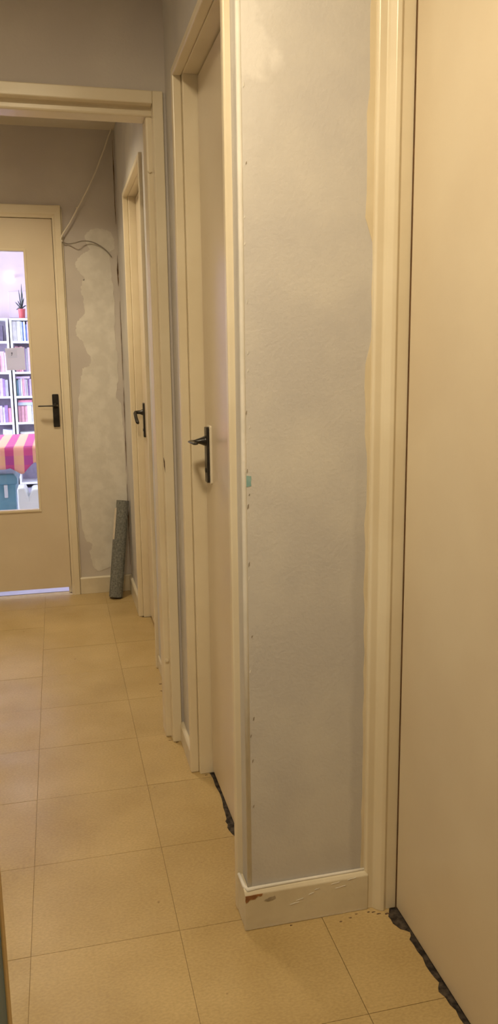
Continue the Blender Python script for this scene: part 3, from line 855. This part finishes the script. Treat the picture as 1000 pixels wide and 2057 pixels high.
# table with checked cloth
TX0, TX1, TY0, TY1, TZ = -1.05, 0.02, 5.46, 6.58, 0.748
tb = empty('dining_table', ((TX0+TX1)/2, (TY0+TY1)/2, 0))
tag(tb, 'wooden table under the red checked cloth', 'table')
box(TX0, TX1, TY0, TY1, TZ-0.028, TZ).build('table_top', M_TABLE, tb, bevel=0.004)
for lx in (TX0+0.03, TX1-0.08):
    for ly in (TY0+0.05, TY1-0.10):
        box(lx, lx+0.05, ly, ly+0.05, 0, TZ-0.028).build('leg', M_TABLE, tb, bevel=0.003)
def cloth():
    me_v, me_f, uv = [], [], []
    n, mrows = 64, 8
    xs = [TX0-0.02+(TX1-TX0+0.04)*k/n for k in range(n+1)]
    rows = []
    # back drop, top, front drop
    def drop(x):
        u = (x+0.245)/0.34
        return 0.125 + 0.075*max(0, 1-abs((x+0.245)/0.075)) + 0.02*math.sin(x*9) - 0.012*math.sin(x*23)
    for k in range(mrows+1):      # top from back to front
        t = k/mrows
        rows.append([(x, TY1+0.01-(TY1-TY0+0.02)*t, TZ+0.0006+0.0015*(1+math.sin(x*14+t*5))*(t > 0.2), x, -(1-t)*(TY1-TY0)) for x in xs])
    for k in range(1, mrows+1):
        t = k/mrows
        rows.append([(x, TY0-0.012-0.018*t*math.sin(x*26+1.0)-0.012*t, TZ+0.002-drop(x)*t, x, drop(x)*t) for x in xs])
    for r in rows:
        for x, y, z, a, b_ in r:
            me_v.append((x, y, z)); uv.append((a, b_))
    for i in range(len(rows)-1):
        for k in range(n):
            a = i*(n+1)+k
            me_f.append((a, a+1, a+n+2, a+n+1))
    me = bpy.data.meshes.new('tablecloth')
    me.from_pydata(me_v, [], me_f)
    l = me.uv_layers.new(name='UVMap')
    for p in me.polygons:
        p.use_smooth = True
        for li in p.loop_indices:
            l.data[li].uv = uv[me.loops[li].vertex_index]
    me.materials.append(M_CLOTH)
    o = bpy.data.objects.new('tablecloth', me)
    COL.objects.link(o)
    s = o.modifiers.new('thickness', 'SOLIDIFY'); s.thickness = 0.003; s.offset = -1
    return o
tag(cloth(), 'magenta and orange checked cloth hanging over the table', 'tablecloth')
# teal lidded box and white bag under the table
tr_ = empty('storage_box', (-0.56, 5.80, 0))
tag(tr_, 'teal plastic storage box with a lid under the checked cloth', 'box')
mb = MB().prism([(-.84, 0.0), (-.315, 0.0), (-.303, 0.50), (-.855, 0.50)], 5.60, 6.02, lambda p, q, t: (p, t, q))
mb.build('bin', M_TEALBOX, tr_, bevel=0.012)
mb = MB().prism([(-.875, 0.49), (-.291, 0.49), (-.289, 0.53), (-.31, 0.565), (-.84, 0.565), (-.877, 0.53)], 5.58, 6.04, lambda p, q, t: (p, t, q))
mb.build('lid', M_TEALBOX, tr_, bevel=0.010)
for xx in (-.80, -.37):
    box(xx-.012, xx+.012, 5.578, 5.60, 0.40, 0.49).build('clip', M_WHITEPL, tr_, bevel=0.004)
wb = MB().prism([(-.272, 0.0), (-.07, 0.0), (-.06, 0.40), (-.11, 0.525), (-.185, 0.515), (-.205, 0.46), (-.225, 0.53), (-.274, 0.525)], 5.14, 5.34, lambda p, q, t: (p, t, q)).build('paper_bag', M_WHITEPL, bevel=0.01)
tag(wb, 'bright white bag standing in front of the checked cloth', 'bag')

# ------------------------------------------------------------------ grey roll leaning in the corner
def make_roll():
    A = Vector((0.265, 4.335, 0.0)); B = Vector((0.3290, 4.410, 0.538))
    ax = (B-A).normalized()
    s1 = Vector((0, 1, 0)).cross(ax).normalized()
    s2 = ax.cross(s1)
    r = empty('felt_roll', (A.x, A.y, 0))
    tag(r, 'grey felt-like roll with a loose flap leaning in the corner', 'roll')
    L = (B-A).length
    def body(name, turns, r0, r1, th, mat, z0, z1, a0):
        outer, inner = [], []
        n = int(turns*22)
        for k in range(n+1):
            t = a0+2*math.pi*turns*k/n
            rr = r0+(r1-r0)*k/n
            outer.append((rr*math.cos(t), rr*math.sin(t)))
            inner.append(((rr-th)*math.cos(t), (rr-th)*math.sin(t)))
        mb = MB()
        cnt = n+1
        for za in (z0, z1):
            for q in outer+inner:
                mb.v.append(tuple(A+ax*za+s1*q[0]+s2*q[1]))
        o0, i0, o1, i1 = 0, cnt, 2*cnt, 3*cnt
        for k in range(n):
            mb.f += [(o0+k, o0+k+1, o1+k+1, o1+k), (i0+k+1, i0+k, i1+k, i1+k+1), (o0+k+1, o0+k, i0+k, i0+k+1), (o1+k, o1+k+1, i1+k+1, i1+k)]
        mb.f += [(o0, o1, i1, i0), (o0+n, i0+n, i1+n, o1+n)]
        o = mb.build(name, mat, r, smooth=False)
        return o
    return r, body, A, ax, s1, s2, L
r, body, A, ax, s1, s2, L = make_roll()
zb = 0.0072
body('rolled_sheet', 4.3, 0.014, 0.0375, 0.0042, M_ROLL, zb, L, math.radians(-140))
# outer wrap that is shorter at the top: leaves a ledge on the left
body('outer_wrap', 0.62, 0.0420, 0.0420, 0.004, M_ROLL, zb, L*0.60, math.radians(75))
fb = MB()
for (u, v, z) in ((-0.034, -0.014, L*0.60), (-0.044, -0.012, L*0.60), (-0.043, -0.012, L*0.92), (-0.033, -0.014, L*0.92)):
    fb.v.append(tuple(A+ax*z+s1*u+s2*v))
for (u, v, z) in ((-0.034, -0.011, L*0.60), (-0.044, -0.009, L*0.60), (-0.043, -0.009, L*0.92), (-0.033, -0.011, L*0.92)):
    fb.v.append(tuple(A+ax*z+s1*u+s2*v))
fb.f = [(0, 1, 2, 3), (7, 6, 5, 4), (0, 4, 5, 1), (1, 5, 6, 2), (2, 6, 7, 3), (3, 7, 4, 0)]
fb.build('loose_flap', M_ROLLIN, r)['label'] = 'pale underside of the loose flap'

# ------------------------------------------------------------------ hanging cable
def smooth_path(pts, n=8):
    out = []
    P = [Vector(p) for p in pts]
    for i in range(len(P)-1):
        p0, p1, p2, p3 = P[max(i-1, 0)], P[i], P[i+1], P[min(i+2, len(P)-1)]
        for k in range(n):
            t = k/n
            out.append(0.5*((2*p1)+(-p0+p2)*t+(2*p0-5*p1+4*p2-p3)*t*t+(-p0+3*p1-3*p2+p3)*t*t*t))
    out.append(P[-1])
    return out
cpts = [(.350, 4.465, 2.487), (.345, 4.40, 2.466), (.291, 4.40, 2.334), (.254, 4.40, 2.251), (.199, 4.40, 2.147), (.157, 4.40, 2.077), (.116, 4.40, 2.007), (.081, 4.40, 1.957), (.067, 4.40, 1.930), (.073, 4.40, 1.915)]
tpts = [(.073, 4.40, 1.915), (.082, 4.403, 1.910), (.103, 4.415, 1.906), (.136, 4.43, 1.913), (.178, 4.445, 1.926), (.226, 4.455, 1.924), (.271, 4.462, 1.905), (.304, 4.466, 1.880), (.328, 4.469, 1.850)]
def toward_wall(P, f=1.0119):
    return [(x*f, y*f, CAM_H+(z-CAM_H)*f) for x, y, z in P]
cpts = [(.350, 4.465, 2.486)]+toward_wall(cpts[1:])
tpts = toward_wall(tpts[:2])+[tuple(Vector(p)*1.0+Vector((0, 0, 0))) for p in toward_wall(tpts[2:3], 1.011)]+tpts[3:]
cab = MB().tube(smooth_path(cpts), 0.0038, 8).build('hanging_cable', M_CABLE, smooth=True)
tag(cab, 'thin white cable hanging from the ceiling corner with a tail greyed for shade', 'cable')
MB().tube(smooth_path(tpts), 0.0032, 8).build('cable_tail', M_CABLE2, cab, smooth=True)['label'] = 'tail end greyed for shade'
MB().tube([(.1575, 4.453, 2.090), (.162, 4.453, 2.0935), (.154, 4.449, 2.093)], 0.0028, 6).build('cable_clip', M_CABLE, cab)

# ------------------------------------------------------------------ dark teal cabinet low on the left of the camera
cb = empty('low_cabinet', (-0.33, 0.7, 0))
tag(cb, 'low dark teal cabinet with tan wooden corner edges', 'cabinet')
box(-0.535, -0.1305, 0.22, 1.155, 0.03, 0.60).build('body', M_TEALCAB, cb)
box(-0.165, -0.1275, 1.155, 1.196, 0, 0.60).build('corner_post', M_TAN, cb, bevel=0.002)
box(-0.540, -0.505, 1.155, 1.196, 0, 0.60).build('corner_post', M_TAN, cb, bevel=0.002)
box(-0.505, -0.165, 1.155, 1.185, 0.03, 0.60).build('end_panel', M_TEALCAB, cb)
box(-0.545, -0.1245, 0.21, 1.200, 0.60, 0.622).build('top_board', M_TEALCAB, cb, bevel=0.003)
box(-0.535, -0.1305, 0.24, 1.15, 0, 0.03).build('plinth', M_TEALCAB, cb)

# ------------------------------------------------------------------ ceiling lamp of the corridor
def ceiling_lamp(loc, label):
    hl = empty('ceiling_lamp', (loc[0], loc[1], ZC))
    tag(hl, label, 'lamp', 'round ceiling lamps of the corridor')
    x, y, z = loc
    MB().lathe([(0.165, ZC-z), (0.165, -0.004), (0.150, -0.006), (0.146, 0.012), (0.146, ZC-z)], (x, y, z), 40).build('rim', M_RIM, hl, smooth=False)
    MB().lathe([(0.147, 0.016), (0.147, 0.010), (0.10, 0.009), (0.03, 0.0085)], (x, y, z), 40).build('diffuser', M_DIFF, hl)
ceiling_lamp(HALL_LAMP, 'round lit ceiling lamp on the camera side of the cross wall')
ceiling_lamp(FAR_LAMP, 'round lit ceiling lamp between the cross wall and the glazed door')
